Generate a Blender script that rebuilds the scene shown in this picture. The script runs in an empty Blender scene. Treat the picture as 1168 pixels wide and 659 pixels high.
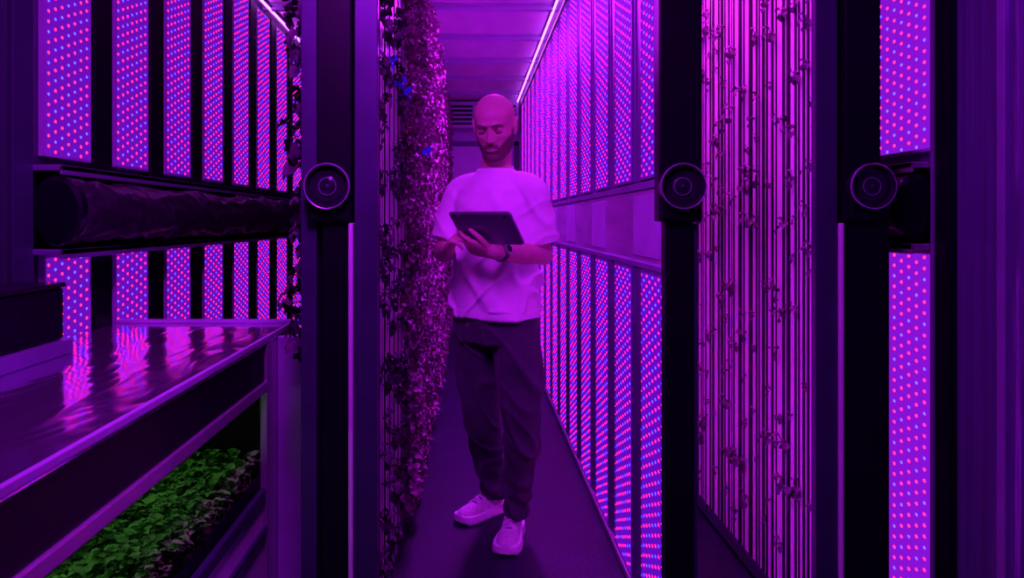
import bpy, math, random
import numpy as np
from mathutils import Vector, Matrix, noise
random.seed(7)
V = Vector
scene = bpy.context.scene
COL = scene.collection
try:
    scene.view_settings.view_transform = 'Standard'
    scene.view_settings.look = 'None'
except Exception:
    pass
scene.view_settings.exposure = 0.0

# ------------------------------------------------------------ materials
def nt(name):
    m = bpy.data.materials.new(name); m.use_nodes = True
    return m, m.node_tree, m.node_tree.nodes["Principled BSDF"]

def mat(name, col, rough=0.5, metal=0.0, var=0.15, vscale=6.0, bump=0.0, bscale=40.0, stretch=(1, 1, 1), spec=None, sheen=0.0):
    m, t, b = nt(name)
    tc = t.nodes.new("ShaderNodeTexCoord")
    mp = t.nodes.new("ShaderNodeMapping"); mp.inputs["Scale"].default_value = stretch
    t.links.new(tc.outputs["Object"], mp.inputs["Vector"])
    n = t.nodes.new("ShaderNodeTexNoise"); n.inputs["Scale"].default_value = vscale
    n.inputs["Detail"].default_value = 3
    t.links.new(mp.outputs[0], n.inputs["Vector"])
    r = t.nodes.new("ShaderNodeValToRGB")
    r.color_ramp.elements[0].position = 0.3; r.color_ramp.elements[1].position = 0.7
    r.color_ramp.elements[0].color = [c * (1 - var) for c in col] + [1]
    r.color_ramp.elements[1].color = [min(1, c * (1 + var)) for c in col] + [1]
    t.links.new(n.outputs["Fac"], r.inputs[0])
    t.links.new(r.outputs[0], b.inputs["Base Color"])
    b.inputs["Roughness"].default_value = rough
    b.inputs["Metallic"].default_value = metal
    if spec is not None: b.inputs["Specular IOR Level"].default_value = spec
    if sheen: b.inputs["Sheen Weight"].default_value = sheen
    if bump:
        n2 = t.nodes.new("ShaderNodeTexNoise"); n2.inputs["Scale"].default_value = bscale
        n2.inputs["Detail"].default_value = 4
        t.links.new(mp.outputs[0], n2.inputs["Vector"])
        bp = t.nodes.new("ShaderNodeBump"); bp.inputs["Strength"].default_value = bump
        bp.inputs["Distance"].default_value = 0.01
        t.links.new(n2.outputs["Fac"], bp.inputs["Height"])
        t.links.new(bp.outputs[0], b.inputs["Normal"])
    return m

def emit(name, col, s):
    m, t, b = nt(name)
    b.inputs["Base Color"].default_value = (.8, .8, .8, 1)
    b.inputs["Emission Color"].default_value = (*col, 1)
    b.inputs["Emission Strength"].default_value = s
    m.cycles.emission_sampling = 'FRONT'
    return m

M_black = mat("black_plastic", (.004, .004, .008), .45, 0, .3, spec=.2)
M_blackg = mat("black_gloss", (.012, .012, .018), .25, 0, .3)
M_dark = mat("dark_painted_metal", (.055, .045, .11), .42, .3, .2)
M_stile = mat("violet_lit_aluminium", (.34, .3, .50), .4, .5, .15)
M_stile2 = mat("pale_frame_aluminium", (.60, .50, .78), .45, .3, .12)
M_div = mat("divider_aluminium", (.20, .16, .34), .45, .4, .15)
M_alu = mat("aluminium", (.62, .6, .66), .35, .75, .08, 10, stretch=(1, 1, .2))
M_web = mat("beam_gloss_metal", (.7, .6, .82), .2, .5, .25, 3, .12, 4, stretch=(1, .5, 3))
M_knob = mat("knob_rubber", (.02, .02, .03), .2, .1, .2)
M_knobr = mat("knob_rim", (.45, .4, .55), .3, .5, .1)
M_white = mat("white_plastic", (.78, .72, .8), .45, 0, .06)
M_tower = mat("tower_plastic", (.98, .86, .97), .35, 0, .08, 8, stretch=(1, 1, .2))
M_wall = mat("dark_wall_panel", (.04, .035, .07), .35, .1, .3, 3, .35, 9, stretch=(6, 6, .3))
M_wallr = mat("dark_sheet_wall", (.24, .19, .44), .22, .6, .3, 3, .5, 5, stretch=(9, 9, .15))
M_back = mat("back_wall_paint", (.50, .40, .68), .5, 0, .06)
M_ceil = mat("ceiling_panel", (.82, .70, .90), .2, .0, .10, 2, .15, 6, stretch=(3, 1, 1))
M_floor = mat("floor_vinyl", (.012, .012, .036), .5, 0, .3, 5, .2, 60, spec=.3)
M_fabric = mat("black_rolled_fabric", (.026, .016, .032), .34, 0, .3, 8, 1.0, 12, stretch=(1, 3, 1))
M_soil = mat("seedling_soil", (.03, .02, .015), .9, 0, .5, 60, .5, 80)
M_blue = mat("blue_tag_plastic", (.02, .25, .95), .4)
SK = (.60, .36, .33)
M_skin = mat("skin", SK, .5, 0, .07, 30, .08, 120)
M_brow = mat("eyebrow_hair", (.12, .06, .06), .8, 0, .4, 200)
M_eye = mat("eye_white", (.45, .4, .4), .3)
M_lash = mat("eyelash_dark", (.04, .02, .02), .7)
M_shirt = mat("white_cotton", (.95, .9, .97), .85, 0, .03, 20, .15, 160, sheen=.15)
M_rib = mat("white_cotton_rib", (.82, .77, .84), .85, 0, .06, 60, .2, 200)
M_trous = mat("charcoal_cloth", (.042, .038, .062), .85, 0, .2, 12, .25, 150, sheen=.12)
M_shoe = mat("white_knit_shoe", (.80, .70, .80), .75, 0, .3, 120, .6, 260)
M_sole = mat("white_rubber_sole", (.95, .88, .95), .5, 0, .05)
M_lace = mat("white_lace", (.95, .88, .95), .8)
M_shoed = mat("shoe_grey_trim", (.30, .26, .34), .8)
M_tab = mat("tablet_back", (.20, .20, .32), .32, .4, .15)
M_tabedge = mat("tablet_edge", (.6, .6, .65), .3, .8, .1)
M_watch = mat("watch_band", (.02, .02, .025), .5)
M_leafg = mat("shaded_leaf", (.05, .02, .055), .6, 0, .6, 30, .4, 60)  # darker lettuce leaf for near plants; their shade is put into the colour
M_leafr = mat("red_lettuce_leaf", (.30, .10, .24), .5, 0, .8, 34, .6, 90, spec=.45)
M_sprout = mat("sprout_leaf", (.16, .08, .17), .6, 0, .6, 22)
M_seed = mat("green_seedling_leaf", (.11, .44, .06), .6, 0, .4, 14, spec=.2)
M_tube = emit("tube_light_glow", (.62, .09, 1.0), 8)
M_under = emit("shelf_lamp_glow", (.85, 1.0, .75), 1.5)
M_beard, t_, b_ = nt("beard_hair")
at = t_.nodes.new("ShaderNodeAttribute"); at.attribute_name = "beard_amount"
nz = t_.nodes.new("ShaderNodeTexNoise"); nz.inputs["Scale"].default_value = 260; nz.inputs["Detail"].default_value = 3
ma = t_.nodes.new("ShaderNodeMath"); ma.operation = 'MULTIPLY_ADD'; ma.inputs[1].default_value = .95; ma.use_clamp = True
mb = t_.nodes.new("ShaderNodeMath"); mb.operation = 'MULTIPLY_ADD'; mb.inputs[1].default_value = .8; mb.inputs[2].default_value = -.42
t_.links.new(nz.outputs["Fac"], mb.inputs[0]); t_.links.new(at.outputs["Fac"], ma.inputs[0]); t_.links.new(mb.outputs[0], ma.inputs[2])
mx = t_.nodes.new("ShaderNodeMix"); mx.data_type = 'RGBA'
mx.inputs[6].default_value = (*SK, 1); mx.inputs[7].default_value = (.12, .06, .06, 1)
t_.links.new(ma.outputs[0], mx.inputs[0]); t_.links.new(mx.outputs[2], b_.inputs["Base Color"]); b_.inputs["Roughness"].default_value = .7

def stainless():
    m, t, b = nt("brushed_stainless")
    b.inputs["Base Color"].default_value = (.74, .66, .84, 1)
    b.inputs["Metallic"].default_value = .92
    b.inputs["Roughness"].default_value = .13
    L = t.links.new
    tc = t.nodes.new("ShaderNodeTexCoord")
    mp = t.nodes.new("ShaderNodeMapping"); mp.inputs["Rotation"].default_value = (0, 0, .5); mp.inputs["Scale"].default_value = (3.2, .8, 1)
    L(tc.outputs["Object"], mp.inputs["Vector"])
    n = t.nodes.new("ShaderNodeTexNoise"); n.inputs["Scale"].default_value = 3.2; n.inputs["Detail"].default_value = 1.5; n.inputs["Distortion"].default_value = 1.2
    L(mp.outputs[0], n.inputs["Vector"])
    bp = t.nodes.new("ShaderNodeBump"); bp.inputs["Strength"].default_value = .55; bp.inputs["Distance"].default_value = .008
    L(n.outputs["Fac"], bp.inputs["Height"])
    L(bp.outputs[0], b.inputs["Normal"])
    return m
M_steel = stainless()

def led_material(name, base, red, blue, su=.038, sv=.032, rad=.17, sq=1.0, md=3):
    m, t, b = nt(name)
    L = t.links.new
    def mth(op, a, bb=None, c=None):
        n = t.nodes.new("ShaderNodeMath"); n.operation = op
        for i, x in enumerate((a, bb, c)):
            if x is None: continue
            if isinstance(x, (int, float)): n.inputs[i].default_value = x
            else: L(x, n.inputs[i])
        return n.outputs[0]
    tc = t.nodes.new("ShaderNodeTexCoord")
    sp = t.nodes.new("ShaderNodeSeparateXYZ"); L(tc.outputs["Object"], sp.inputs[0])
    u = mth('ADD', mth('DIVIDE', sp.outputs[1], su), 100.5)
    col = mth('FLOOR', u)
    fu = mth('MULTIPLY', mth('SUBTRACT', mth('FRACT', u), .5), sq)
    odd = mth('MODULO', col, 2)
    v = mth('ADD', mth('ADD', mth('DIVIDE', sp.outputs[2], sv), 100), mth('MULTIPLY', odd, .5))
    row = mth('FLOOR', v)
    fv = mth('SUBTRACT', mth('FRACT', v), .5)
    d = mth('SQRT', mth('ADD', mth('MULTIPLY', fu, fu), mth('MULTIPLY', fv, fv)))
    dot = mth('LESS_THAN', d, rad)
    isb = mth('LESS_THAN', mth('MODULO', mth('ADD', row, mth('MULTIPLY', col, 2)), md), .5)
    mixc = t.nodes.new("ShaderNodeMix"); mixc.data_type = 'RGBA'
    L(isb, mixc.inputs[0]); mixc.inputs[6].default_value = (*red, 1); mixc.inputs[7].default_value = (*blue, 1)
    mixd = t.nodes.new("ShaderNodeMix"); mixd.data_type = 'RGBA'
    L(dot, mixd.inputs[0]); mixd.inputs[6].default_value = (*base, 1)
    L(mixc.outputs[2], mixd.inputs[7])
    b.inputs["Base Color"].default_value = (.02, .015, .06, 1)
    b.inputs["Roughness"].default_value = .6
    b.inputs["Specular IOR Level"].default_value = .05
    L(mixd.outputs[2], b.inputs["Emission Color"])
    b.inputs["Emission Strength"].default_value = 1.0
    m.cycles.emission_sampling = 'FRONT'
    return m
M_led = led_material("led_board", (.14, .004, .46), (12, .08, .45), (.35, .22, 18), sq=.85, rad=.14, md=3)
M_led2 = led_material("led_board_rack", (.12, .003, .52), (9, .06, .55), (.35, .2, 15), sq=.62, rad=.135, md=3)
M_led3 = led_material("led_board_side", (.24, .006, .66), (11, .08, .50), (.40, .22, 16), sq=.85, rad=.14, md=4)

# ------------------------------------------------------------ helpers
class G:
    def __init__(s): s.v = []; s.f = []; s.m = []
    def add(s, vs, fs, mi=0):
        o = len(s.v); s.v += [tuple(p) for p in vs]; s.f += [tuple(i + o for i in f) for f in fs]; s.m += [mi] * len(fs)
    def box(s, x0, x1, y0, y1, z0, z1, mi=0):
        s.add([(x0,y0,z0),(x1,y0,z0),(x1,y1,z0),(x0,y1,z0),(x0,y0,z1),(x1,y0,z1),(x1,y1,z1),(x0,y1,z1)],
              [(0,3,2,1),(4,5,6,7),(0,1,5,4),(1,2,6,5),(2,3,7,6),(3,0,4,7)], mi)
    def rings(s, R, mi=0, caps=True):
        n = len(R[0]); vs = [p for r in R for p in r]; fs = []
        for i in range(len(R) - 1):
            for j in range(n):
                k = (j + 1) % n
                fs.append((i*n+j, i*n+k, (i+1)*n+k, (i+1)*n+j))
        if caps:
            fs.append(tuple(reversed(range(n)))); fs.append(tuple(range((len(R)-1)*n, len(R)*n)))
        s.add(vs, fs, mi)
    def sphere(s, c, r, rot=None, nu=20, nv=14, mi=0):
        c = V(c); r = (r, r, r) if isinstance(r, (int, float)) else r
        vs = []; fs = []
        for i in range(1, nv):
            th = math.pi * i / nv
            for j in range(nu):
                ph = 2*math.pi*j/nu
                p = V((r[0]*math.sin(th)*math.cos(ph), r[1]*math.sin(th)*math.sin(ph), r[2]*math.cos(th)))
                if rot is not None: p = rot @ p
                vs.append(c + p)
        t = V((0,0,r[2]))
        if rot is not None: t = rot @ t
        vs.append(c+t); vs.append(c-t); a = len(vs)-2; b = a+1
        for i in range(nv-2):
            for j in range(nu):
                k = (j+1) % nu
                fs.append((i*nu+j, (i+1)*nu+j, (i+1)*nu+k, i*nu+k))
        for j in range(nu):
            k = (j+1) % nu
            fs.append((a, j, k)); fs.append((b, (nv-2)*nu+k, (nv-2)*nu+j))
        s.add(vs, fs, mi)
    def limb(s, pts, rad, n=16, sub=6, ends=True, mi=0, flat=None):
        P = [V(p) for p in pts]; out = []; rr = []
        m = len(P)
        for i in range(m-1):
            p0 = P[max(i-1,0)]; p1 = P[i]; p2 = P[i+1]; p3 = P[min(i+2,m-1)]
            for k in range(sub):
                t = k/sub
                q = 0.5*((2*p1)+(p2-p0)*t+(2*p0-5*p1+4*p2-p3)*t*t+(3*p1-p0-3*p2+p3)*t**3)
                out.append(q); rr.append(rad[i]*(1-t)+rad[i+1]*t)
        out.append(P[-1]); rr.append(rad[-1])
        T = (out[1]-out[0]).normalized()
        a = T.orthogonal().normalized() if flat is None else (V(flat)-T*V(flat).dot(T)).normalized()
        R = []
        for i, q in enumerate(out):
            if i == 0: T = out[1]-out[0]
            elif i == len(out)-1: T = out[-1]-out[-2]
            else: T = out[i+1]-out[i-1]
            T.normalize()
            a = (a - T*a.dot(T)).normalized(); b = T.cross(a)
            R.append([q + a*rr[i]*math.cos(2*math.pi*j/n) + b*rr[i]*math.sin(2*math.pi*j/n) for j in range(n)])
        s.rings(R, mi)
        if ends:
            s.sphere(out[0], rr[0]*.999, mi=mi, nu=14, nv=10); s.sphere(out[-1], rr[-1]*.999, mi=mi, nu=14, nv=10)
    def lathe(s, c, axis, prof, n=40, mi=0, caps=True):
        c = V(c); axis = V(axis).normalized(); a = axis.orthogonal().normalized(); b = axis.cross(a)
        R = [[c + axis*h + (a*math.cos(2*math.pi*j/n)+b*math.sin(2*math.pi*j/n))*r for j in range(n)] for r, h in prof]
        s.rings(R, mi, caps)

def mk(name, g, mats, parent=None, smooth=False, bevel=0, origin=None, label=None, cat=None, kind=None, group=None):
    vs = np.array(g.v, dtype=float)
    if origin is None:
        mn = vs.min(0); mx = vs.max(0); o = np.array([(mn[0]+mx[0])/2, (mn[1]+mx[1])/2, mn[2]])
    else: o = np.array(origin, dtype=float)
    me = bpy.data.meshes.new(name)
    me.from_pydata((vs - o).tolist(), [], g.f); me.update()
    if not isinstance(mats, (list, tuple)): mats = [mats]
    for m in mats: me.materials.append(m)
    if len(mats) > 1: me.polygons.foreach_set("material_index", g.m)
    if smooth: me.polygons.foreach_set("use_smooth", [True]*len(me.polygons))
    ob = bpy.data.objects.new(name, me); COL.objects.link(ob)
    ob.location = o
    if bevel:
        bv = ob.modifiers.new("bevel", 'BEVEL'); bv.width = bevel; bv.segments = 2; bv.limit_method = 'ANGLE'
    par(ob, parent); tag(ob, label, cat, kind, group)
    return ob
def par(ob, parent):
    if parent is not None:
        ob.parent = parent; ob.location = V(ob.location) - V(parent.location)
def sub(ob, part, root):
    ob.parent = part; ob.location = V(ob.location) - V(part.location) - V(root.location)
def tag(ob, label=None, cat=None, kind=None, group=None):
    if label: ob["label"] = label
    if cat: ob["category"] = cat
    if kind: ob["kind"] = kind
    if group: ob["group"] = group
def empty(name, loc, label, cat, group=None):
    e = bpy.data.objects.new(name, None); COL.objects.link(e); e.location = loc; e.empty_display_size = .1
    tag(e, label, cat, None, group); return e
def bx(name, x0, x1, y0, y1, z0, z1, m, parent=None, bevel=.003, **k):
    g = G(); g.box(x0, x1, y0, y1, z0, z1); return mk(name, g, m, parent, bevel=bevel, **k)
def copy(ob, loc, parent=None, rotz=0):
    o = ob.copy(); COL.objects.link(o); o.parent = None; o.location = loc
    if rotz: o.rotation_euler = (0, 0, rotz)
    par(o, parent); return o
def bake(ob):
    dg = bpy.context.evaluated_depsgraph_get(); dg.update()
    me = bpy.data.meshes.new_from_object(ob.evaluated_get(dg))
    ob.modifiers.clear(); ob.data = me; return me
def remesh(ob, vox, smooth=4, fac=.5):
    r = ob.modifiers.new("r", 'REMESH'); r.mode = 'VOXEL'; r.voxel_size = vox; r.use_smooth_shade = True
    if smooth:
        s = ob.modifiers.new("s", 'SMOOTH'); s.iterations = smooth; s.factor = fac
    return bake(ob)

CH = 1.286; F = 850.0
def W(px, py, d):
    return V(((px-537)*d/F, d, CH-(py-252)*d/F))

# ------------------------------------------------------------ room
YN, YF = -0.8, 8.6
XL, XR, ZC = -1.32, 1.32, 2.65
S = dict(kind="structure")
bx("floor", XL, XR, YN, YF, -.06, 0, M_floor, bevel=0, **S)
bx("ceiling", XL, XR, YN, YF, ZC, ZC+.06, M_ceil, bevel=0, **S)
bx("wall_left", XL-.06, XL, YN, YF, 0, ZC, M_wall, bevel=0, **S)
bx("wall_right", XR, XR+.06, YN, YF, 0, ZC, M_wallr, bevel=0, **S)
bx("wall_back", XL, XR, YF, YF+.06, 0, ZC, M_back, bevel=0, **S)
bx("wall_front", XL, XR, YN-.06, YN, 0, ZC, M_wall, bevel=0, **S)
k = 1
for y in (1.6, 2.4, 3.15, 3.93, 4.71, 5.49, 6.27, 7.05, 7.83):
    g = G(); g.box(XL, XR, y, y+.045, ZC-.03, ZC); g.box(XL, XR, y-.05, y-.04, ZC-.008, ZC)
    mk("trim_%d" % k, g, M_back, bevel=.003, **S); k += 1
g = G(); g.box(-.28, .5, YF-.03, YF, 0.02, 2.15)
mk("door_1", g, M_back, bevel=.006, **S)
g = G(); g.box(-.33, -.28, YF-.05, YF, 0, 2.2); g.box(.5, .55, YF-.05, YF, 0, 2.2); g.box(-.33, .55, YF-.05, YF, 2.15, 2.2)
mk("trim_%d" % k, g, M_dark, bevel=.003, **S); k += 1
for sx, a, b, m in ((-1, 2.10, 2.20, M_dark), (-1, 1.85, 1.93, M_dark), (1, 2.02, 2.085, M_black), (1, 1.80, 1.83, M_stile)):
    x0, x1 = (XL, XL+.03) if sx < 0 else (XR-.03, XR)
    bx("trim_%d" % k, x0, x1, a, b, 0, ZC, m, **S); k += 1
bx("trim_%d" % k, XR-.034, XR-.0301, 2.070, 2.085, 0, ZC, M_stile, bevel=0, **S); k += 1
yy = np.linspace(1.2, 1.80, 90); n = len(yy)
g = G(); g.add([(XR-.012-.012*abs(math.sin(y*38)), y, z) for z in (.02, ZC-.02) for y in yy], [(j, j+1, n+j+1, n+j) for j in range(n-1)])
mk("trim_%d" % k, g, M_wallr, smooth=True, **S); k += 1
yy = np.linspace(1.0, 2.09, 120); n = len(yy)
g = G(); g.add([(XL+.012+.010*abs(math.sin(y*26)), y, z) for z in (.02, ZC-.02) for y in yy], [(j+1, j, n+j, n+j+1) for j in range(n-1)])
mk("trim_%d" % k, g, M_wall, smooth=True, **S); k += 1

ac = empty("air_conditioner", (.1, YF-.2, 2.3), "pale wall air unit with dark louvres above the end door", "air conditioner")
bx("housing", -.30, .54, YF-.28, YF-.005, 2.33, 2.62, M_back, ac, bevel=.01)
for a, b in ((-.26, .02), (.06, .5)):
    g = G()
    for i in range(5): g.box(a, b, YF-.295, YF-.275, 2.36+i*.048, 2.385+i*.048)
    mk("louvre", g, M_black, ac, bevel=.002)

# ------------------------------------------------------------ LED panels
PW = .278
def panel_mesh(name, h, ledmat, fr, PW=PW):
    g = G()
    g.box(-.012, .004, -PW/2, PW/2, 0, h, 0)
    g.box(.004, .008, -PW/2, -PW/2+.007, 0, h, 0); g.box(.004, .008, PW/2-.007, PW/2, 0, h, 0)
    g.box(.004, .008, -PW/2, PW/2, 0, .008, 0); g.box(.004, .008, -PW/2, PW/2, h-.008, h, 0)
    g.add([(.006, -PW/2+.007, .008), (.006, PW/2-.007, .008), (.006, PW/2-.007, h-.008), (.006, -PW/2+.007, h-.008)], [(0, 1, 2, 3)], 1)
    return mk(name, g, [fr, ledmat], origin=(0, 0, 0))
up = panel_mesh("led_grow_panel", 1.10, M_led, M_stile2)
lo = panel_mesh("led_grow_panel", 1.15, M_led, M_stile2)
LB = {0: "tall narrow red and blue grow light panel above padded rail", 1: "tall narrow red and blue grow light panel below padded rail"}
GR = "grow light panels on the container walls"
for i in range(11):
    yc = 2.27 + PW/2 + .453*i
    for q, (proto, z) in enumerate(((up, 1.485), (lo, .03))):
        if i > 9 and q: continue
        if i == 0: o = proto; o.location = (XL+.014, yc, z)
        else: o = copy(proto, (XL+.014, yc, z))
        tag(o, LB[q], "grow light panel", None, GR)
up3 = panel_mesh("led_grow_panel", 1.10, M_led3, M_stile2, .30)
lo3 = panel_mesh("led_grow_panel", 1.17, M_led3, M_stile2, .30)
for i in range(4):
    yc = 2.10 + .15 + .42*i
    for q, (proto, z) in enumerate(((up3, 1.485), (lo3, .03))):
        if i == 0: o = proto; o.location = (XR-.014, yc, z); o.rotation_euler = (0, 0, math.pi)
        else: o = copy(proto, (XR-.014, yc, z), rotz=math.pi)
        tag(o, LB[q], "grow light panel", None, GR)
for i in range(11):
    y = 2.27 + .453*i + PW + .02
    g = G(); g.box(XL, XL+.02, y, y+.135, .02, 2.6); g.box(XL+.02, XL+.026, y, y+.006, .02, 2.6)
    mk("trim_%d" % k, g, M_black, bevel=.002, **S); k += 1

def roll(side, y0, y1, off, rx, zo=0):
    X = XL if side < 0 else XR
    e = empty("padded_rail", (X - side*.07, (y0+y1)/2, 1.2), "long black rolled fabric bumper held between two metal trays", "padded rail")
    s = -side
    g = G(); tw = off+.02
    for z0, z1 in ((1.435, 1.452), (1.185+zo, 1.202+zo)):
        a, b = sorted((X, X+s*tw)); g.box(a, b, y0-.01, y1, z0, z1)
        a, b = sorted((X+s*(tw-.007), X+s*tw)); g.box(a, b, y0-.01, y1, z0-.012, z1)
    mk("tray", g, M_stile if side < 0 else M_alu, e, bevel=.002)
    n = 64; ys = np.linspace(y0, y1, int((y1-y0)*90)); R = []
    for y in ys:
        r = []
        for j in range(n):
            th = 2*math.pi*j/n
            q = noise.noise(V((math.cos(th)*1.3, y*3.2, math.sin(th)*1.3)))*.012
            q += math.exp(-(noise.noise(V((math.cos(th)*1.6+y*1.5, y*7, math.sin(th)*1.6+5)))*5)**2)*.008 - .004
            r.append((X+s*off+(rx+q)*math.cos(th)*s, y, 1.318+zo/2+(.082-zo/2+q)*1.22*math.sin(th)))
        R.append(r)
    g = G(); g.rings(R)
    mk("fabric_roll", g, M_fabric, e, smooth=True)
    g = G()
    R = []
    for rr, yy_ in ((.3, y0-.006), (.85, y0-.006), (1.0, y0), (1.0, y0+.03)):
        R.append([(X+s*off+rx*1.02*rr*math.cos(t_)*s, yy_, 1.318+zo/2+(.102-zo/2)*rr*math.sin(t_)) for t_ in np.linspace(0, 2*math.pi, 33)[:-1]])
    g.rings(R); mk("end_cap", g, M_black, e)
    a, b = sorted((X, X+s*.02)); bx("backing_board", a, b, y0, y1, 1.205+zo, 1.43, M_black, e)
roll(-1, 2.205, 8.3, .095, .076)
roll(1, 2.10, 4.0, .064, .060, .02)

# ------------------------------------------------------------ rack front hardware
def handle(rack, cx):
    y = 2.075
    prof = [(.062, -.02), (.064, -.004), (.064, .014), (.061, .020), (.057, .020), (.053, .006), (.040, .008), (.028, .006), (.024, .008), (.020, .010), (.012, .010), (.004, .010)]
    g = G(); g.lathe((cx, y, 1.382), (0, -1, 0), prof, 56)
    h = mk("round_handle", g, M_knob, rack)
    g = G(); g.lathe((cx, y-.016, 1.382), (0, -1, 0), [(.0635, -.004), (.0645, .002), (.0625, .0055), (.0600, .0045), (.0610, -.002)], 56, caps=False)
    sub(mk("rim", g, M_knobr), h, rack)
    g = G(); r = .024; g.lathe((cx, y-.007, 1.382), (0, -1, 0), [(r+.0018, -.002), (r+.001, .003), (r-.001, .003), (r-.0018, -.002)], 56, caps=False)
    sub(mk("groove_ring", g, M_stile), h, rack)  # ring paler than the knob, a contour highlight put into its colour
    g = G(); g.lathe((cx, y-.009, 1.382), (0, -1, 0), [(.006, 0), (.006, .003), (.002, .004)], 20)
    sub(mk("screw", g, M_dark), h, rack)
    bx("handle_bracket", cx-.060, cx+.060, y, y+.03, 1.282, 1.40, M_black, rack, bevel=.01)

r1 = empty("plant_rack", (-.37, 5.2, 0), "long hanging rack of vertical towers packed with leafy red lettuce", "plant rack")
bx("end_post", -.479, -.434, 2.1, 2.16, .02, 2.6, M_dark, r1)
g = G(); g.box(-.430, -.335, 2.08, 2.16, 1.285, 2.62); g.box(-.417, -.346, 2.09, 2.16, .02, 1.285)
mk("black_upright", g, M_black, r1, bevel=.004)
bx("edge_strip", -.343, -.330, 2.085, 2.13, .02, 1.28, M_white, r1)
bx("end_cover", -.328, -.262, 2.10, 2.13, .02, 2.6, M_dark, r1)
bx("backing_panel", -.375, -.365, 2.16, 8.4, .08, 2.56, M_black, r1)
bx("top_rail", -.44, -.28, 2.16, 8.45, 2.56, 2.62, M_alu, r1)
bx("bottom_rail", -.44, -.28, 2.16, 8.45, .02, .08, M_dark, r1)
bx("rear_cover", -.46, -.38, 2.165, 8.3, .1, 2.55, M_black, r1)
handle(r1, -.398)
r2 = empty("grow_light_rack", (.6, 5.2, 0), "long movable wall of glowing red and blue grow light panels", "grow light rack")
g = G(); g.box(.526, .646, 2.08, 2.14, 1.285, 2.62); g.box(.546, .622, 2.09, 2.14, .02, 1.285)
mk("black_upright", g, M_black, r2, bevel=.004)
bx("edge_strip", .6235, .640, 2.10, 2.14, .02, 1.28, M_dark, r2)
bx("core_panel", .585, .615, 2.145, 8.45, .06, 2.58, M_dark, r2)
bx("top_rail", .555, .645, 2.145, 8.45, 2.585, 2.605, M_alu, r2)
bx("bottom_rail", .555, .645, 2.145, 8.45, .01, .035, M_alu, r2)
PR = .31
u2 = panel_mesh("led_panel", 1.15, M_led2, M_div, PR); l2 = panel_mesh("led_panel", 1.09, M_led2, M_div, PR)
for i in range(14):
    yc = 2.16 + PR/2 + .445*i
    for proto, z in ((u2, 1.42), (l2, .037)):
        if i == 0:
            o = proto; o.location = (.570, yc, z); o.rotation_euler = (0, 0, math.pi); par(o, r2)
        else: copy(proto, (.570, yc, z), r2, math.pi)
for i in range(5):
    yc = 2.16 + PR/2 + .445*i
    for proto, z in ((u2, 1.42), (l2, .037)):
        o = copy(proto, (.630, yc, z), r2, 0); o.rotation_euler = (0, 0, 0)
for i in range(14):
    y = 2.16 + .445*i + PR + .004
    g = G()
    for a, b in ((.04, 1.125), (1.42, 2.58)):
        g.box(.567, .585, y, y+.022, a, b); g.box(.567, .585, y+.104, y+.126, a, b)
        g.box(.572, .585, y+.022, y+.104, a, b)
    mk("stile", g, M_div, r2, bevel=.002)
for xs in (-1, 1):
    a, b = sorted((.6+xs*.035, .6+xs*.02))
    g = G(); g.box(a, b, 2.145, 8.45, 1.390, 1.415); g.box(a, b, 2.145, 8.45, 1.130, 1.150)
    mk("beam_ledge", g, M_stile, r2, bevel=.002)
    a, b = sorted((.6+xs*.03, .6+xs*.018))
    bx("beam_web", a, b, 2.15, 8.45, 1.151, 1.389, M_web if xs < 0 else M_dark, r2)
for i in range(7):
    y = 2.15+.9*i
    bx("reflection_patch", .5665, .5695, y+.10, y+.45, 1.17, 1.37, M_stile2, r2, bevel=.001)  # pale plates stand in for bright reflections on the beam web
handle(r2, .588)
r3 = empty("plant_rack", (1.07, 3.8, 0), "rack of pale vertical channels dotted with small young sprouts", "plant rack")
g = G(); g.box(1.046, 1.145, 2.08, 2.16, 1.285, 2.62); g.box(1.052, 1.175, 2.09, 2.16, .02, 1.285)
mk("black_upright", g, M_black, r3, bevel=.004)
bx("edge_strip", 1.036, 1.046, 2.085, 2.13, .02, 1.28, M_white, r3)
bx("end_cover", .972, 1.034, 2.10, 2.13, .02, 2.6, M_dark, r3)
bx("backing_panel", 1.09, 1.10, 2.16, 4.1, .08, 2.56, M_black, r3)
bx("top_rail", 1.01, 1.17, 2.16, 4.15, 2.56, 2.62, M_alu, r3)
bx("bottom_rail", 1.01, 1.17, 2.16, 4.15, .02, .08, M_dark, r3)
handle(r3, 1.113)

def tube(x, y0, y1, z, lab):
    e = empty("tube_light", (x, (y0+y1)/2, z), lab, "strip light", "strip lights along the ceiling")
    bx("housing", x-.010, x+.010, y0, y1, z+.008, ZC-.001, M_dark, e)
    g = G(); g.limb([(x, y0+.02, z), (x, y1-.02, z)], [.007, .007], 12, 2)
    mk("lamp_tube", g, M_tube, e, smooth=True)
tube(.525, 2.2, 8.5, 2.624, "long slim white pink tube light along the grow light wall")
tube(XL+.05, 2.2, 8.5, 2.624, "long slim white pink tube light along the side wall")
tube(.83, 2.2, 5.4, 2.624, "long slim tube light above the sprout aisle")

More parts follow.
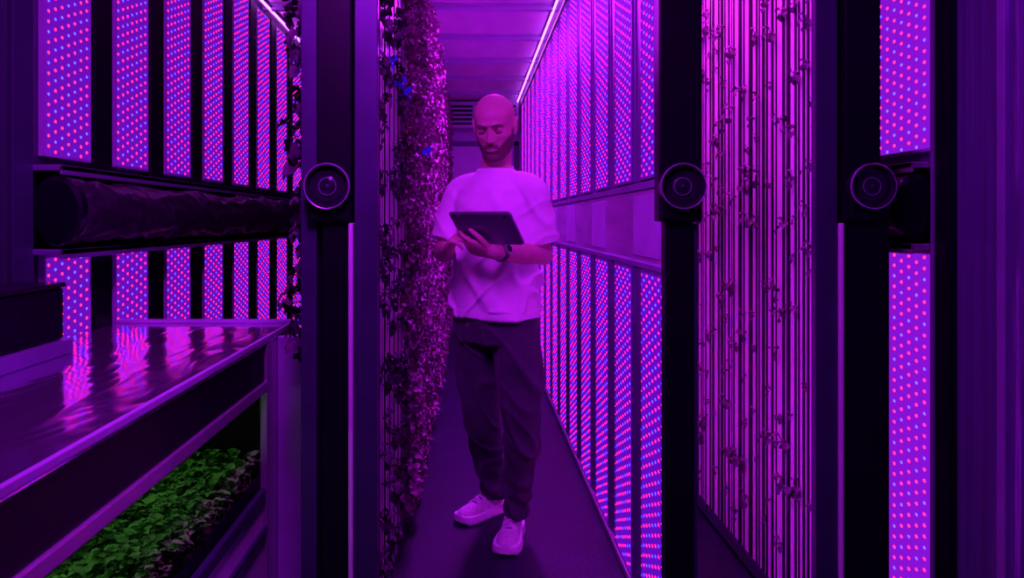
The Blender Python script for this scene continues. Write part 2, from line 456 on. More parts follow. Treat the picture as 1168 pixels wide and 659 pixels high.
# ------------------------------------------------------------ towers
def tower_mesh(name, ribs, w, t):
    g = G(); h = 2.48
    for a, b in ribs: g.box(-.008, t, a, b, 0, h, 0)
    g.box(-.05, 0, -w/2, w/2, 0, h, 1)
    return mk(name, g, [M_tower, M_black], origin=(0, 0, 0))
tl = "pale vertical growing channel with dark planting slot"
T = tower_mesh("grow_tower", ((-.048, -.026), (-.008, .002), (.026, .048)), .10, .0006)
for i in range(18):
    loc = (-.285, 2.24+.15*i, .08)
    o = T if i == 0 else copy(T, loc)
    o.location = loc
    tag(o, tl + " holding lettuce", "grow tower", None, "towers in the lettuce rack")
T3s = [tower_mesh("grow_tower", rb, .098, .0012) for rb in (((-.047, -.040), (-.018, .018)), ((-.046, -.020), (.000, .005), (.022, .036)), ((-.045, -.006), (.020, .026)), ((-.040, -.035), (-.014, .010), (.034, .046)))]
for i in range(18):
    loc = (1.01, 2.20+.105*i, .08)
    o = T3s[i] if i < 4 else copy(T3s[(i*3+i//3) % 4], loc)
    o.location = loc; o.rotation_euler = (0, 0, math.pi)
    tag(o, tl + " holding sprouts", "grow tower", None, "towers in the sprout rack")

# ------------------------------------------------------------ leaves
def leaf(base, d, up, L, w, curl, ruf, nu=4, nv=5):
    d = d.normalized(); side = d.cross(up).normalized(); nrm = side.cross(d).normalized()
    vs = []; ph = random.random()*6
    for i in range(nv):
        t = i/(nv-1)
        ww = w*(math.sin(math.pi*min(1, .08+t*.92)**.8)**.8*.5+.03)
        for j in range(nu):
            s = j/(nu-1)*2-1
            p = base + d*(L*t*(1-.25*curl*t)) - nrm*(curl*L*t*t*.6) + side*(s*ww)
            p += nrm*(abs(s)**2*ww*.4 + ruf*math.sin(ph+t*9+s*3)*abs(s))
            vs.append(p)
    fs = [(i*nu+j, i*nu+j+1, (i+1)*nu+j+1, (i+1)*nu+j) for i in range(nv-1) for j in range(nu-1)]
    return vs, fs
def plant_geo(g, c, sc, nl, ll, ww=.75, droop=.3, nu=4, nv=5, stem=True, xs=1.0):
    for i in range(nl):
        a = random.random()*6.283; r = random.random()**.6
        p = V(c) + V((xs*sc*(.15+.8*random.random()*(1-.5*r)), sc*r*math.cos(a)*.95, sc*r*math.sin(a)*.95))
        d = (p - V(c)).normalized() + V((random.uniform(-.2, .5), random.uniform(-.6, .6), random.uniform(-.6, .5)-droop))
        L = ll*random.uniform(.6, 1.2)
        dn = d.normalized()
        vs, fs = leaf(p, d, V((0, .1, 1)) if abs(dn.z) < .85 else V((.3, 1, 0)), L, L*ww*random.uniform(.8, 1.2), random.uniform(.3, 1.1), L*.20, nu, nv)
        g.add(vs, fs)
        if stem: g.limb([V(c), V(c).lerp(p, .5)+V((.004, 0, 0)), p+dn*.004], [.0018, .0014, .0012], 4, 2, False)
def mkplant(name, sc, nl, ll, m, ww=.75, droop=.3, xs=1.0):
    g = G(); g.limb([(-.012, 0, 0), (sc*.3, 0, .002)], [.004, .003], 6, 1, False)
    plant_geo(g, (0, 0, 0), sc, nl, ll, ww=ww, droop=droop, xs=xs)
    return mk(name, g, m, smooth=True, origin=(0, 0, 0))
def place(protos, locs, label, cat, group, rot=0, smin=.75, smax=1.2):
    used = set()
    for loc in locs:
        p = random.choice(protos)
        if p.name not in used: used.add(p.name); o = p
        else: o = p.copy(); COL.objects.link(o)
        o.location = loc
        o.rotation_euler = (random.uniform(-.6, .6), random.uniform(-.2, .2), rot)
        s = random.uniform(smin, smax); o.scale = (s, s, s)
        tag(o, label, cat, None, group)
    for p in protos:
        if p.name not in used: bpy.data.objects.remove(p)
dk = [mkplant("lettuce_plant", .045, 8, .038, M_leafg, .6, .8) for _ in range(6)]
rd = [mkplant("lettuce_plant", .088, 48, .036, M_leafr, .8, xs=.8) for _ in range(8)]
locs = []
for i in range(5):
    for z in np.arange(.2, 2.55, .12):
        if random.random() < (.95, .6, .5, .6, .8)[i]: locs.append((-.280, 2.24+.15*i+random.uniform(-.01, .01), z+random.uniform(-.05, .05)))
place(dk, locs, "sparse lettuce plant growing from a tower slot, shade painted into its leaves", "plant", "lettuces in the towers", smin=.7, smax=1.25)
locs = []
for i in range(5, 17):
    for z in np.arange(.12+.06*(i % 2), 2.52, .145):
        if i < 7 and random.random() < .25: continue
        locs.append((-.282, 2.24+.15*i+random.uniform(-.02, .02), z+random.uniform(-.03, .03)))
place(rd, locs, "bushy red-leaved lettuce plant growing from a tower slot", "plant", "lettuces in the towers", smin=.9, smax=1.12)
g = G()
for i in range(17, 42):
    for z in np.arange(.12+.06*(i % 2), 2.52, .15):
        plant_geo(g, (-.282, 2.24+.15*i, z), .10*random.uniform(.9, 1.05), 16, .048, nu=3, nv=4, stem=False, xs=.8)
mk("lettuce_foliage", g, M_leafr, smooth=True, label="dense red lettuce foliage filling the far towers", cat="plants", kind="stuff")
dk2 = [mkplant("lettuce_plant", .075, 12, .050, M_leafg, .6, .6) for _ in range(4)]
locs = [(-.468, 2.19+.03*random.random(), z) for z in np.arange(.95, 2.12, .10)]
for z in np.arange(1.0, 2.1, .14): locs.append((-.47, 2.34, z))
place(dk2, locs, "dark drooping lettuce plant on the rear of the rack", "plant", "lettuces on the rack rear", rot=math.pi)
sp = [mkplant("sprout", random.choice((.020, .032)), random.choice((3, 5, 8)), .019, M_sprout, .85, .5) for _ in range(9)]
locs = []
for i in range(0, 15):
    z = .12
    while z < 2.5:
        z += random.choice((.07, .12, .16, .22, .34))
        locs.append((1.006, 2.20+.105*i+random.uniform(-.035, .035), z))
place(sp, locs, "small young sprout growing from a tower slot", "plant", "sprouts in the towers", rot=math.pi, smin=.6, smax=1.5)
for (px, py) in ((445, 69), (456, 93), (468, 115), (487, 172), (463, 104)):
    X_ = -.248 if px < 475 else -.185
    d_ = X_*F/(px-537); p = W(px, py, d_); g = G()
    g.box(-.002, .002, -.024, .024, -.009, .009); g.box(-.002, .002, -.004, .004, -.026, -.009)
    o = mk("plant_tag", g, M_blue, bevel=.001, origin=(0, 0, 0), label="small blue plastic clip tag among the lettuce leaves", cat="plant tag", group="blue tags in the lettuce rack")
    o.location = p; o.rotation_euler = (.5, .2, -1.1)

# ------------------------------------------------------------ workbench
wb = empty("nursery_workbench", (-.97, 1.8, 0), "stainless-topped nursery cabinet with open seedling bay below", "workbench")
x0, x1 = -1.29, -.65
bx("worktop", x0, x1, .85, 2.73, .893, .915, M_steel, wb, bevel=.004)
g = G(); g.box(x0, x1, 2.70, 2.73, .915, .928); g.box(x1-.008, x1+.004, .85, 2.73, .902, .920)
mk("worktop_rim", g, M_stile2, wb, bevel=.003)
bx("drawer_front", x1-.03, x1-.006, .85, 2.37, .777, .892, M_black, wb)
bx("shelf_edge", x1-.02, x1+.002, .85, 2.40, .742, .776, M_alu, wb, bevel=.004)
g = G(); g.box(x0, x1-.022, .85, 2.40, .772, .785); g.box(x0, x0+.015, .85, 2.42, .1, .87); g.box(x0, x1-.035, 2.40, 2.42, .05, .87)
mk("inner_lining", g, M_black, wb)
bx("side_stile", x1-.022, x1+.003, 2.375, 2.43, .03, .892, M_alu, wb, bevel=.004)
bx("end_cabinet", x0, x1-.001, 2.43, 2.72, .03, .892, M_alu, wb, bevel=.004)
bx("corner_post", x1, -.565, 2.50, 2.53, .03, .90, M_stile2, wb, bevel=.005)
bx("lower_panel", x1-.03, x1-.008, .85, 2.37, .05, .40, M_white, wb, bevel=.006)
g = G(); g.box(x1-.018, x1, .85, 2.37, .401, .44); g.box(x1-.008, x1+.004, .85, 2.37, .30, .32)
mk("lower_rail", g, M_dark, wb, bevel=.004)
bx("bay_floor", x0, x1-.032, .85, 2.40, .40, .42, M_dark, wb)
g = G()
for xx in (-1.12, -.84): g.box(xx-.02, xx+.02, .95, 2.3, .760, .771)
mk("shelf_lamp", g, M_under, wb, label="slim shelf lamp strips")
g = G(); g.box(x0+.03, x1-.05, .9, 2.68, 0, .03); mk("plinth", g, M_black, wb)
for y0 in (.90, 1.395, 1.89):
    e = empty("seedling_tray", (-.98, y0+.22, .421), "black plastic tray of young green seedlings in the cabinet bay", "seedling tray", "seedling trays in the bay")
    a, b, c, d = -1.27, -.672, y0, y0+.485
    g = G()
    g.box(a, b, c, d, .421, .43); g.box(a, a+.008, c, d, .43, .475); g.box(b-.008, b, c, d, .43, .475); g.box(a+.008, b-.008, c, c+.008, .43, .475); g.box(a+.008, b-.008, d-.008, d, .43, .475)
    mk("tray", g, M_black, e, bevel=.002)
    bx("soil", a+.009, b-.009, c+.009, d-.009, .431, .468, M_soil, e)
    g = G()
    for _ in range(720):
        x = random.uniform(a+.02, b-.003); y = random.uniform(c+.005, d-.005); h = random.uniform(.035, .10)
        p = V((x, y, .468)); q = p + V((random.uniform(-.015, .015), random.uniform(-.015, .015), h))
        g.add([p+V((-.001, 0, 0)), p+V((.001, 0, 0)), q+V((.001, 0, 0)), q+V((-.001, 0, 0))], [(0, 1, 2, 3)])
        big = random.uniform(.8, 1.2)
        for kk in range(5):
            an = random.random()*6.28
            vs, fs = leaf(q - V((0, 0, random.random()*h*.4)), V((math.cos(an), math.sin(an), random.uniform(.3, 1.3))), V((math.sin(an)*.1, .1, 1)), big*random.uniform(.020, .032), big*random.uniform(.020, .028), .6, .002, 4, 5)
            g.add(vs, fs)
    mk("seedlings", g, M_seed, e, smooth=True, kind="stuff", label="mass of small green seedlings")
e = empty("equipment_case", (-1.2, 1.6, .915), "black flat equipment case on a pale tray on the steel worktop", "case")
bx("case_body", -1.275, -1.14, 1.2, 2.09, .957, 1.10, M_black, e, bevel=.008)
bx("case_lid", -1.28, -1.135, 1.195, 2.095, 1.101, 1.115, M_blackg, e, bevel=.005)
bx("base_tray", -1.283, -1.12, 1.19, 2.10, .9155, .956, M_stile, e, bevel=.004)

# ------------------------------------------------------------ PERSON
ang = math.radians(30)
f = V((-math.sin(ang), -math.cos(ang), 0)); l = V((math.cos(ang), -math.sin(ang), 0)); zz = V((0, 0, 1))
C = V((.10, 3.03, 0))
person = empty("person", (.12, 3.08, 0), "person in white t-shirt and dark trousers standing, reading a tablet", "person")
def ring(c, a, b, n=40, A=l, B=f, e=2.0):
    out = []
    for j in range(n):
        t = 2*math.pi*j/n; ct, st = math.cos(t), math.sin(t)
        out.append(V(c) + A*(a*abs(ct)**(2/e)*(1 if ct >= 0 else -1)) + B*(b*abs(st)**(2/e)*(1 if st >= 0 else -1)))
    return out
Bt = V((.088, 2.757, 1.205)); u = (f*.727+zz*.685).normalized(); nb = (f*.685-zz*.727).normalized()
SL = C + l*.160 + zz*1.405; SR = C - l*.160 + zz*1.405
EL = V((.290, 2.985, 1.15)); ER = V((-.116, 3.085, 1.155))
WL = Bt + nb*.034 - u*.012; WR = V((-.088, 2.865, 1.178))
hc = V((.097, 2.990, 1.666))
hy = V((-.26, -.93, -.36)).normalized()
hx = hy.cross(zz).normalized()
if hx.x < 0: hx = -hx
hz = hx.cross(hy).normalized()
if hz.z < 0: hz = -hz
HS = 1.09
def ga(x, c, s): return math.exp(-((x-c)/s)**2)
def sst(x): x = min(1, max(0, x)); return x*x*(3-2*x)
def tab(T):
    zs = np.linspace(-.13, .13, 1041); v = np.interp(zs, [a[0] for a in T], [a[1] for a in T])
    kk = np.hanning(61); kk /= kk.sum(); vs_ = np.convolve(np.pad(v, 30, mode='edge'), kk, mode='valid')
    wgt = np.clip((.104-np.abs(zs))/.012, 0, 1)
    return zs, vs_*wgt + v*(1-wgt)
WZ = tab([(-.120, .020), (-.112, .034), (-.100, .044), (-.085, .052), (-.065, .060), (-.045, .065), (-.02, .0695), (.005, .0725), (.03, .075), (.055, .074), (.075, .068), (.093, .055), (.106, .040), (.114, .024), (.118, .006)])
FZ = tab([(-.120, .055), (-.112, .074), (-.100, .080), (-.085, .080), (-.065, .083), (-.045, .085), (-.02, .086), (.005, .086), (.03, .090), (.055, .085), (.075, .074), (.093, .056), (.106, .036), (.114, .020), (.118, .005)])
BZ = tab([(-.120, -.012), (-.112, -.020), (-.100, -.030), (-.085, -.045), (-.065, -.062), (-.045, -.078), (-.02, -.090), (.005, -.097), (.03, -.100), (.055, -.096), (.075, -.084), (.093, -.064), (.106, -.042), (.114, -.022), (.118, -.005)])
def itp(T, z): return float(np.interp(z, T[0], T[1]))
def head_pt(z, ph):
    w = itp(WZ, z); fr = itp(FZ, z); bk = itp(BZ, z)
    c, s = math.cos(ph), math.sin(ph)
    y0 = (-.005)*(1-sst((abs(z)-.085)/.03)) + (fr+bk)/2*sst((abs(z)-.085)/.03)
    if s >= 0:
        e = 2.35
        px = w*abs(c)**(2/e)*(1 if c >= 0 else -1); py = y0 + (fr-y0)*abs(s)**(2/e)
    else:
        px = w*c; py = y0 + (y0-bk)*s
    ax = abs(px); fy = 0
    if s > 0:
        front = sst(s*1.6)
        fy += .009*ga(z, .024, .008)*ga(ax, .026, .022)
        fy -= .003*ga(z, .020, .010)*ga(px, 0, .008)
        fy -= .018*ga(ax, .031, .016)*ga(z, .003, .0115)
        fy += .006*ga(ax, .046, .016)*ga(z, -.020, .014)
        fy -= .007*ga(ax, .044, .014)*ga(z, -.058, .022)
        tn = min(max((.016-z)/.052, 0), 1)
        edge = 1/(1+math.exp((-.0395-z)/.0016))
        up_ = 1 if z < .022 else ga(z, .022, .008)
        fy += (.006+.023*tn**1.1)*ga(px, 0, .0062+.0045*tn)*edge*up_
        fy += .010*ga(ax, .0125, .0052)*ga(z, -.0335, .0062)
        fy += .0035*ga(z, -.055, .010)*ga(px, 0, .028)
        fy -= .0022*ga(px, 0, .003)*ga(z, -.049, .005)
        fy += .0050*ga(z, -.0590, .0038)*ga(px, 0, .020)
        fy += .0065*ga(z, -.0700, .0048)*ga(px, 0, .017)
        fy -= .0060*ga(z, -.0640, .0019)*ga(px, 0, .024)
        fy -= .0060*ga(z, -.0820, .0060)*ga(px, 0, .022)
        fy += .0090*ga(z, -.1010, .0130)*ga(px, 0, .022)
        fy *= front
    p = [px, py+fy, z]
    sx = 1 if px >= 0 else -1
    p[0] -= sx*.005*ga(py, .05, .03)*ga(z, .02, .025)*sst(ax/.05)
    p[0] += sx*.004*ga(py, .0, .04)*ga(z, -.078, .02)*sst(ax/.03)
    return p
def toW(p): return hc + (hx*p[0] + hy*p[1] + hz*p[2])*HS
ZS = list(np.linspace(-.119, -.104, 8)) + list(np.linspace(-.102, .04, 96)) + list(np.linspace(.043, .104, 24)) + list(np.linspace(.106, .1178, 8))
NU = 160; HP = []
for z in ZS:
    for j in range(NU): HP.append(head_pt(z, 2*math.pi*j/NU))
NZ = len(ZS)
HF = [(i*NU+j, i*NU+(j+1) % NU, (i+1)*NU+(j+1) % NU, (i+1)*NU+j) for i in range(NZ-1) for j in range(NU)]
body = G()
body.add([toW(p) for p in HP], HF + [tuple(reversed(range(NU))), tuple(range((NZ-1)*NU, NZ*NU))])
HR = Matrix((hx, hy, hz)).transposed()
for sx in (-1, 1):
    R1 = HR @ Matrix.Rotation(sx*-.35, 3, 'Z')
    body.sphere(toW((sx*.073, -.006, -.008)), (.009, .017, .029), R1)
    for t in range(12):
        a0 = math.radians(-70 + t*22)
        body.sphere(toW((sx*(.080+.003*math.sin(a0)), -.010-.015*math.cos(a0), .000+.024*math.sin(a0))), (.0045, .0058, .0065), R1, 10, 8)
    body.sphere(toW((sx*.031, .0685, .003)), (.0145, .0140, .0115), HR)
    body.limb([toW((sx*xx, y, z)) for xx, y, z in ((.018, .079, .0035), (.026, .0835, .0085), (.035, .083, .0085), (.044, .077, .0035))], [.0016, .0024, .0024, .0016], 8, 3)
nk = V((.105, 3.055, 1.47))
body.limb([nk - zz*.05, nk+zz*.04, toW((0, -.030, -.055))], [.070, .061, .059], 24, 6)
for s_ in (1, -1): body.limb([nk + zz*.05, C + l*(.09*s_) + zz*1.42], [.035, .045], 16, 5)
body.rings([ring(C+zz*z, aa, bb) for z, aa, bb in ((.88, .13, .095), (1.05, .13, .095), (1.25, .15, .10), (1.38, .14, .085), (1.44, .10, .065), (1.48, .060, .055))])
hipL = C + l*.088 + zz*.90; hipR = C - l*.088 + zz*.90
kL = V((.200, 2.945, .52)); kR = V((.052, 3.10, .50))
aL = V((.182, 3.045, .09)); aR = V((.108, 3.285, .09))
body.sphere(C+zz*.87, (.14, .10, .1))
for h, kn, an in ((hipL, kL, aL), (hipR, kR, aR)):
    body.limb([h-zz*.03, kn, an], [.07, .048, .036], 16, 8)
body.limb([SL-zz*.015-l*.02, EL], [.044, .040], 18, 8); body.limb([SR-zz*.015+l*.02, ER], [.044, .040], 18, 8)
body.limb([EL, EL.lerp(WL, .35), WL], [.040, .042, .027], 18, 8); body.limb([ER, ER.lerp(WR, .35), WR], [.040, .042, .027], 18, 8)
def hand(Wp, d, p, thumb, curls, spread=.10, tcurl=.3):
    d = d.normalized(); p = (p-d*p.dot(d)).normalized(); t = thumb - d*thumb.dot(d) - p*thumb.dot(p); t.normalize()
    R = []
    for s, wd, tk in ((-.012, .026, .021), (.02, .034, .019), (.05, .041, .017), (.078, .042, .014), (.092, .038, .011)):
        R.append(ring(Wp + d*s, wd, tk, 24, t, p, 2.6))
    body.rings(R)
    for k2, (off, L, r) in enumerate(((.030, .074, .0092), (.010, .082, .0094), (-.011, .076, .0090), (-.031, .060, .0080))):
        b = Wp + d*.082 + t*off; dd = (d + t*(off*spread*20)).normalized(); pts = [b - dd*.015, b]; cur = b; an = curls[k2]*.5
        for seg in (.45, .30, .25):
            an += curls[k2]
            dirv = dd*math.cos(an) + p*math.sin(an)
            cur = cur + dirv*L*seg; pts.append(cur)
        body.limb(pts, [r*1.05, r*1.05, r, r*.92, r*.8], 12, 3)
    b = Wp + d*.022 + t*.026
    t1 = b + (t*.75+d*.65+p*.1).normalized()*.036; t2 = t1 + (t*.35+d*.85+p*tcurl).normalized()*.030; t3 = t2 + (t*.1+d*.9+p*tcurl*1.6).normalized()*.024
    body.limb([b - (t*.5+d*.3)*.02, b, t1, t2, t3], [.014, .014, .0115, .010, .0085], 12, 3)
hand(WL, (-l*.93+u*.34), -nb, u, (.22, .28, .34, .40))
TgtR = Bt - l*.132 + u*.055 + nb*.006
dR = (TgtR - WR).normalized()
hand(WR, dR, l+nb*.15, -nb, (.42, .46, .5, .55))
bo = mk("body", body, M_skin, person, smooth=True)
remesh(bo, .0032, 2, .4)

def surf(x, z, off=.0008):
    best = min((p for p in HP if p[1] > 0), key=lambda p: (p[0]-x)**2+(p[2]-z)**2)
    return (x, best[1]+off, z)
for sx in (-1, 1):
    g = G(); pts = [toW(surf(sx*xx, z, .0002)) for xx, z in ((.012, .0190), (.022, .0225), (.035, .0240), (.047, .0195))]
    g.limb(pts, [.0026, .0038, .0033, .0014], 8, 4); mk("eyebrow", g, M_brow, person, smooth=True)
    g = G(); pts = [toW((sx*xx, y, z)) for xx, y, z in ((.019, .0775, -.0030), (.026, .0810, -.0060), (.035, .0808, -.0065), (.043, .0765, -.0035))]
    g.limb(pts, [.0010, .0016, .0016, .0010], 6, 3); mk("eyelash", g, M_lash, person, smooth=True)
    g = G(); g.sphere(toW((sx*.031, .0692, -.0020)), (.0122, .0120, .0085), HR); mk("eye", g, M_eye, person, smooth=True)
def bm(p):
    x, y, z = p; ax = abs(x)
    zb = -.046 + 1.0*max(0, ax-.030)
    m = sst((zb - z)/.020)*sst((y+.024)/.02)
    m = max(m, .85*sst((ax-.048)/.014)*sst((.006-z)/.02)*sst((y+.018)/.015)*sst((.040-y)/.02))
    m = max(m, sst((.030-ax)/.009)*sst((-.0435-z)/.006)*(1 if y > .04 else 0))
    if y > .05:
        e_ = math.sqrt((x/.0195)**2+((z+.0650)/.0078)**2)
        m *= sst((e_-.85)/.4)
    return m*sst((z+.121)/.006)
BM = [bm(p) for p in HP]
g = G(); idx = {}; vs = []; fs = []; den = []
for fc in HF:
    if any(BM[i] > .03 for i in fc):
        q = []
        for i in fc:
            if i not in idx:
                p = V(HP[i]); nn = V((p.x/.07**2, p.y/.09**2, p.z/.122**2)).normalized()
                idx[i] = len(vs); vs.append(toW(p + nn*(-.0006+.0030*sst(BM[i]*1.5)))); den.append(BM[i])
            q.append(idx[i])
        fs.append(tuple(q))
g.add(vs, fs); be = mk("beard", g, M_beard, person, smooth=True)
at_ = be.data.attributes.new("beard_amount", 'FLOAT', 'POINT'); at_.data.foreach_set("value", den); be.data.update()

sh = G()
prof = ((.900, .182, .134), (.95, .182, .133), (1.05, .177, .130), (1.17, .174, .125), (1.28, .179, .126), (1.36, .180, .120), (1.41, .165, .108), (1.445, .125, .092), (1.475, .090, .078), (1.498, .074, .071))
sh.rings([ring(C+zz*z+(l*.004)+V((0, .012*(z-1.2), 0)), aa, bb, 48, e=2.2) for z, aa, bb in prof])
sle = SL.lerp(EL, .80); sre = SR.lerp(ER, .80)
nb0 = C + zz*1.430 + V((0, .008, 0))
for s_, Sx, se in ((1, SL, sle), (-1, SR, sre)):
    sh.limb([nb0 + l*(.05*s_), Sx + zz*.0, Sx.lerp(se, .45)+l*(.006*s_), se+l*(.006*s_)], [.062, .064, .064, .069], 28, 8, ends=False)
so = mk("t_shirt", sh, M_shirt, person, smooth=True)
remesh(so, .005, 6, .5)
def displace(ob, fn):
    me = ob.data; n = len(me.vertices)
    co = np.empty(n*3); me.vertices.foreach_get("co", co); co = co.reshape(-1, 3)
    nr = np.empty(n*3); me.vertex_normals.foreach_get("vector", nr); nr = nr.reshape(-1, 3)
    off = V(ob.location) + V(person.location)
    for i in range(n):
        co[i] += nr[i]*fn(V(co[i]) + off)
    me.vertices.foreach_set("co", co.reshape(-1)); me.update()
def ridge(q, k=5.5): return math.exp(-(noise.noise(q)*k)**2)
def fshirt(p):
    q = p - C
    a_, b_ = q.dot(l), q.dot(f)
    lowr = min(1, max(.45, (1.38-p.z)/.25))
    d1 = ridge(V((a_*6+p.z*3.6, b_*5, p.z*1.8+3)), 8)*.018*lowr
    d2 = ridge(V((a_*9-p.z*8, b_*8+4, p.z*4.5)), 7)*.012*lowr
    d3 = noise.noise(V((a_*4, b_*4, p.z*4)))*.008
    w = min(1, max(0, (1.46-p.z)/.12))*(1 if p.z > .93 else .5)
    return (d1+d2+d3-.004)*w
displace(so, fshirt)
g = G(); pts = []
cc = C + zz*1.497 + V((0, .010, 0))
for j in range(37):
    t = 2*math.pi*j/36
    pts.append(cc + l*(.072*math.cos(t)) + f*(.069*math.sin(t)) - zz*(.012*math.sin(t)))
g.limb(pts, [.006]*len(pts), 10, 1, ends=False); mk("collar", g, M_rib, person, smooth=True)

tr = G()
tr.rings([ring(C+zz*z, aa, bb, 40) for z, aa, bb in ((.80, .170, .120), (.86, .172, .122), (.93, .165, .118), (.97, .155, .105))])
def leg(h, kn, an, hem, rs):
    tr.limb([h, h.lerp(kn, .5), kn, kn.lerp(an, .5), hem], rs, 32, 8, ends=False)
    tr.sphere(h, rs[0])
leg(hipL, kL, aL, aL+V((.004, -.02, .015)), [.095, .095, .076, .063, .054])
leg(hipR, kR, aR, aR+V((-.002, -.01, .012)), [.095, .093, .076, .063, .053])
to = mk("trousers", tr, M_trous, person, smooth=True)
remesh(to, .005, 5, .5)
def ftr(p):
    q = p - C; a_, b_ = q.dot(l), q.dot(f)
    d = ridge(V((a_*7+p.z*1.5, b_*6, p.z*1.3)), 8)*.016 + ridge(V((a_*9+p.z*5, b_*9+7, p.z*4)), 7)*.009
    w = math.exp(-((p.z-.16)/.09)**2)
    d += w*.005*math.sin(p.z*70+a_*18+noise.noise(V((a_*8, b_*8, p.z*5)))*5)
    return (d-.004)*min(1, max(.2, (.95-p.z)/.08))
displace(to, ftr)

def shoe(heel, toe):
    hl = V((heel[0], heel[1], 0)); tl_ = V((toe[0], toe[1], 0)); d = (tl_-hl); L = d.length; d.normalize(); s = zz.cross(d)
    so_ = G(); R = []
    pro = [(0, .028, .052), (.03, .040, .052), (.15, .046, .046), (.35, .044, .040), (.55, .053, .038), (.75, .057, .037), (.9, .049, .038), (.97, .035, .040), (1.0, .018, .044)]
    for t, w, h in pro:
        c = hl + d*(t*L); z0 = .002 + (.010 if t > .93 or t < .02 else 0)
        R.append([c - s*w + zz*z0, c + s*w + zz*z0, c + s*(w+.003) + zz*(z0+.012), c + s*w*.97 + zz*h, c - s*w*.97 + zz*h, c - s*(w+.003) + zz*(z0+.012)])
    so_.rings(R)
    up_ = G(); R = []
    pr2 = [(.02, .022, .090), (.06, .033, .110), (.18, .037, .116), (.32, .036, .106), (.42, .039, .094), (.55, .044, .081), (.7, .046, .070), (.85, .041, .063), (.94, .030, .056), (.985, .014, .047)]
    for t, w, h in pr2:
        c = hl + d*(t*L); r = []
        for j in range(20):
            an = math.pi*j/19
            r.append(c + s*(w*math.cos(an)*(1-.15*math.sin(an))) + zz*(.03+(h-.03)*math.sin(an)**.7))
        r += [c - s*w*.9 + zz*.022, c + s*w*.9 + zz*.022]
        R.append(r)
    up_.rings(R)
    e_ = mk("shoe_sole", so_, M_sole, None, bevel=.003)
    e2 = mk("shoe", up_, M_shoe, person, smooth=True)
    sb = e2.modifiers.new("s", 'SUBSURF'); sb.levels = 2; sb.render_levels = 2
    sub(e_, e2, person)
    hh = lambda t: np.interp(t, [p_[0] for p_ in pr2], [p_[2] for p_ in pr2])
    la = G()
    for i, t in enumerate((.38, .44, .50, .56, .62)):
        c = hl + d*(t*L); h = hh(t) + .003
        sg = 1 if i % 2 else -1
        la.limb([c - s*.026 + zz*(h-.012) - d*.006*sg, c + zz*(h+.004), c + s*.026 + zz*(h-.012) + d*.006*sg], [.004]*3, 8, 3)
    sub(mk("laces", la, M_lace, None, smooth=True), e2, person)
    tg = G(); c = hl + d*(.31*L)
    tg.limb([c + zz*.09 - d*.01, c + zz*.118, c + zz*.135 - d*.012], [.016, .018, .012], 12, 3)
    sub(mk("tongue", tg, M_lace, None, smooth=True), e2, person)
    pn = G(); R = []
    for t in (.36, .45, .55, .65):
        c = hl + d*(t*L); h = hh(t)
        R.append([c - s*.014 + zz*(h-.002), c + s*.014 + zz*(h-.002), c + s*.014 + zz*(h+.0015), c - s*.014 + zz*(h+.0015)])
    pn.rings(R); sub(mk("lace_panel", pn, M_shoed, None, smooth=False), e2, person)
shoe((.186, 3.115), (.128, 2.845))
shoe((.137, 3.325), (-.055, 3.155))

wp = EL.lerp(WL, .84); wd_ = (WL-EL).normalized()
g = G(); g.lathe(wp - wd_*.011, wd_, [(.030, 0), (.035, .002), (.035, .020), (.030, .022)], 32)
wo = mk("watch", g, M_watch, person, label="dark wristwatch")
fw = V((-.2, -.9, .25)); fw = (fw - wd_*fw.dot(wd_)).normalized()
g = G(); g.lathe(wp + fw*.031, fw, [(.020, 0), (.021, .004), (.019, .010), (.016, .0105), (.0155, .0095), (.004, .0095)], 28)
sub(mk("watch_case", g, M_tabedge), wo, person)
g = G(); g.lathe(wp + fw*.0408, fw, [(.0148, 0), (.0148, .0006), (.002, .0008)], 28)
sub(mk("watch_face", g, M_blackg), wo, person)

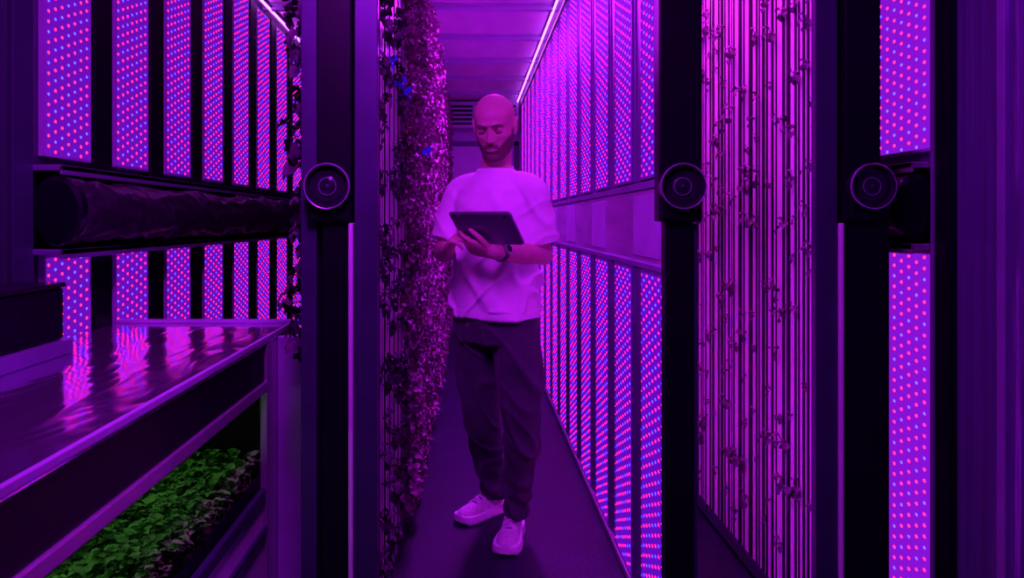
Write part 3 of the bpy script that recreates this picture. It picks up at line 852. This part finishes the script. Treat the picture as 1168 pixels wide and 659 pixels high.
tb = empty("tablet", Bt, "dark slim tablet computer held open at waist height", "tablet")
def slab(name, wv, h, t0, t1, m, r=.012):
    g = G(); R = []
    for tt in (t0, t1):
        rr = []
        for cx, cy, a0 in ((wv/2-r, h-r, 0), (-wv/2+r, h-r, 90), (-wv/2+r, r, 180), (wv/2-r, r, 270)):
            for kk in range(6):
                an = math.radians(a0+kk*18)
                rr.append(Bt + l*(cx+r*math.cos(an)) + u*(cy+r*math.sin(an)) + nb*tt)
        R.append(rr)
    g.rings(R); return mk(name, g, m, tb, origin=tuple(Bt))
slab("frame", .252, .167, -.002, .004, M_tabedge)
slab("back_cover", .245, .160, .004, .0065, M_tab)
slab("screen", .240, .156, -.003, -.002, M_blackg)
g = G(); g.lathe(Bt + l*.10 + u*.145 + nb*.0062, nb, [(.006, 0), (.006, .0015), (.002, .0016)], 20); mk("camera_lens", g, M_blackg, tb)

# ------------------------------------------------------------ lights
def area(name, loc, rot, sx, sy, e, col):
    L = bpy.data.lights.new(name, 'AREA'); L.shape = 'RECTANGLE'; L.size = sx; L.size_y = sy; L.energy = e; L.color = col
    o = bpy.data.objects.new(name, L); COL.objects.link(o); o.location = loc; o.rotation_euler = rot; return o
area("fill_light", (-.25, 1.5, 2.60), (math.radians(28), 0, 0), .25, 1.2, 66, (.54, .012, 1))  # added fill, out of view, brightens the man's front and the bench
area("fill_light", (.15, 5.0, 2.60), (0, 0, 0), .2, 2.5, 85, (.56, .012, 1))  # added fill that lifts the light level along the centre aisle
area("fill_light", (.78, 3.0, 2.60), (0, math.radians(18), 0), .1, 1.6, 30, (.9, .02, .95))  # extra fill added to brighten the channels of the sprout rack
w = bpy.data.worlds.new("World"); scene.world = w; w.use_nodes = True
w.node_tree.nodes["Background"].inputs[0].default_value = (.25, .02, .6, 1)
w.node_tree.nodes["Background"].inputs[1].default_value = .05

# ------------------------------------------------------------ camera
cam = bpy.data.cameras.new("Camera"); co_ = bpy.data.objects.new("Camera", cam); COL.objects.link(co_)
co_.location = (0, 0, CH); co_.rotation_euler = (math.radians(90), 0, 0)
cam.sensor_width = 36; cam.lens = 36*F/1168
cam.shift_x = (584-537)/1168; cam.shift_y = -(329.5-252)/1168
cam.clip_start = .05
scene.camera = co_
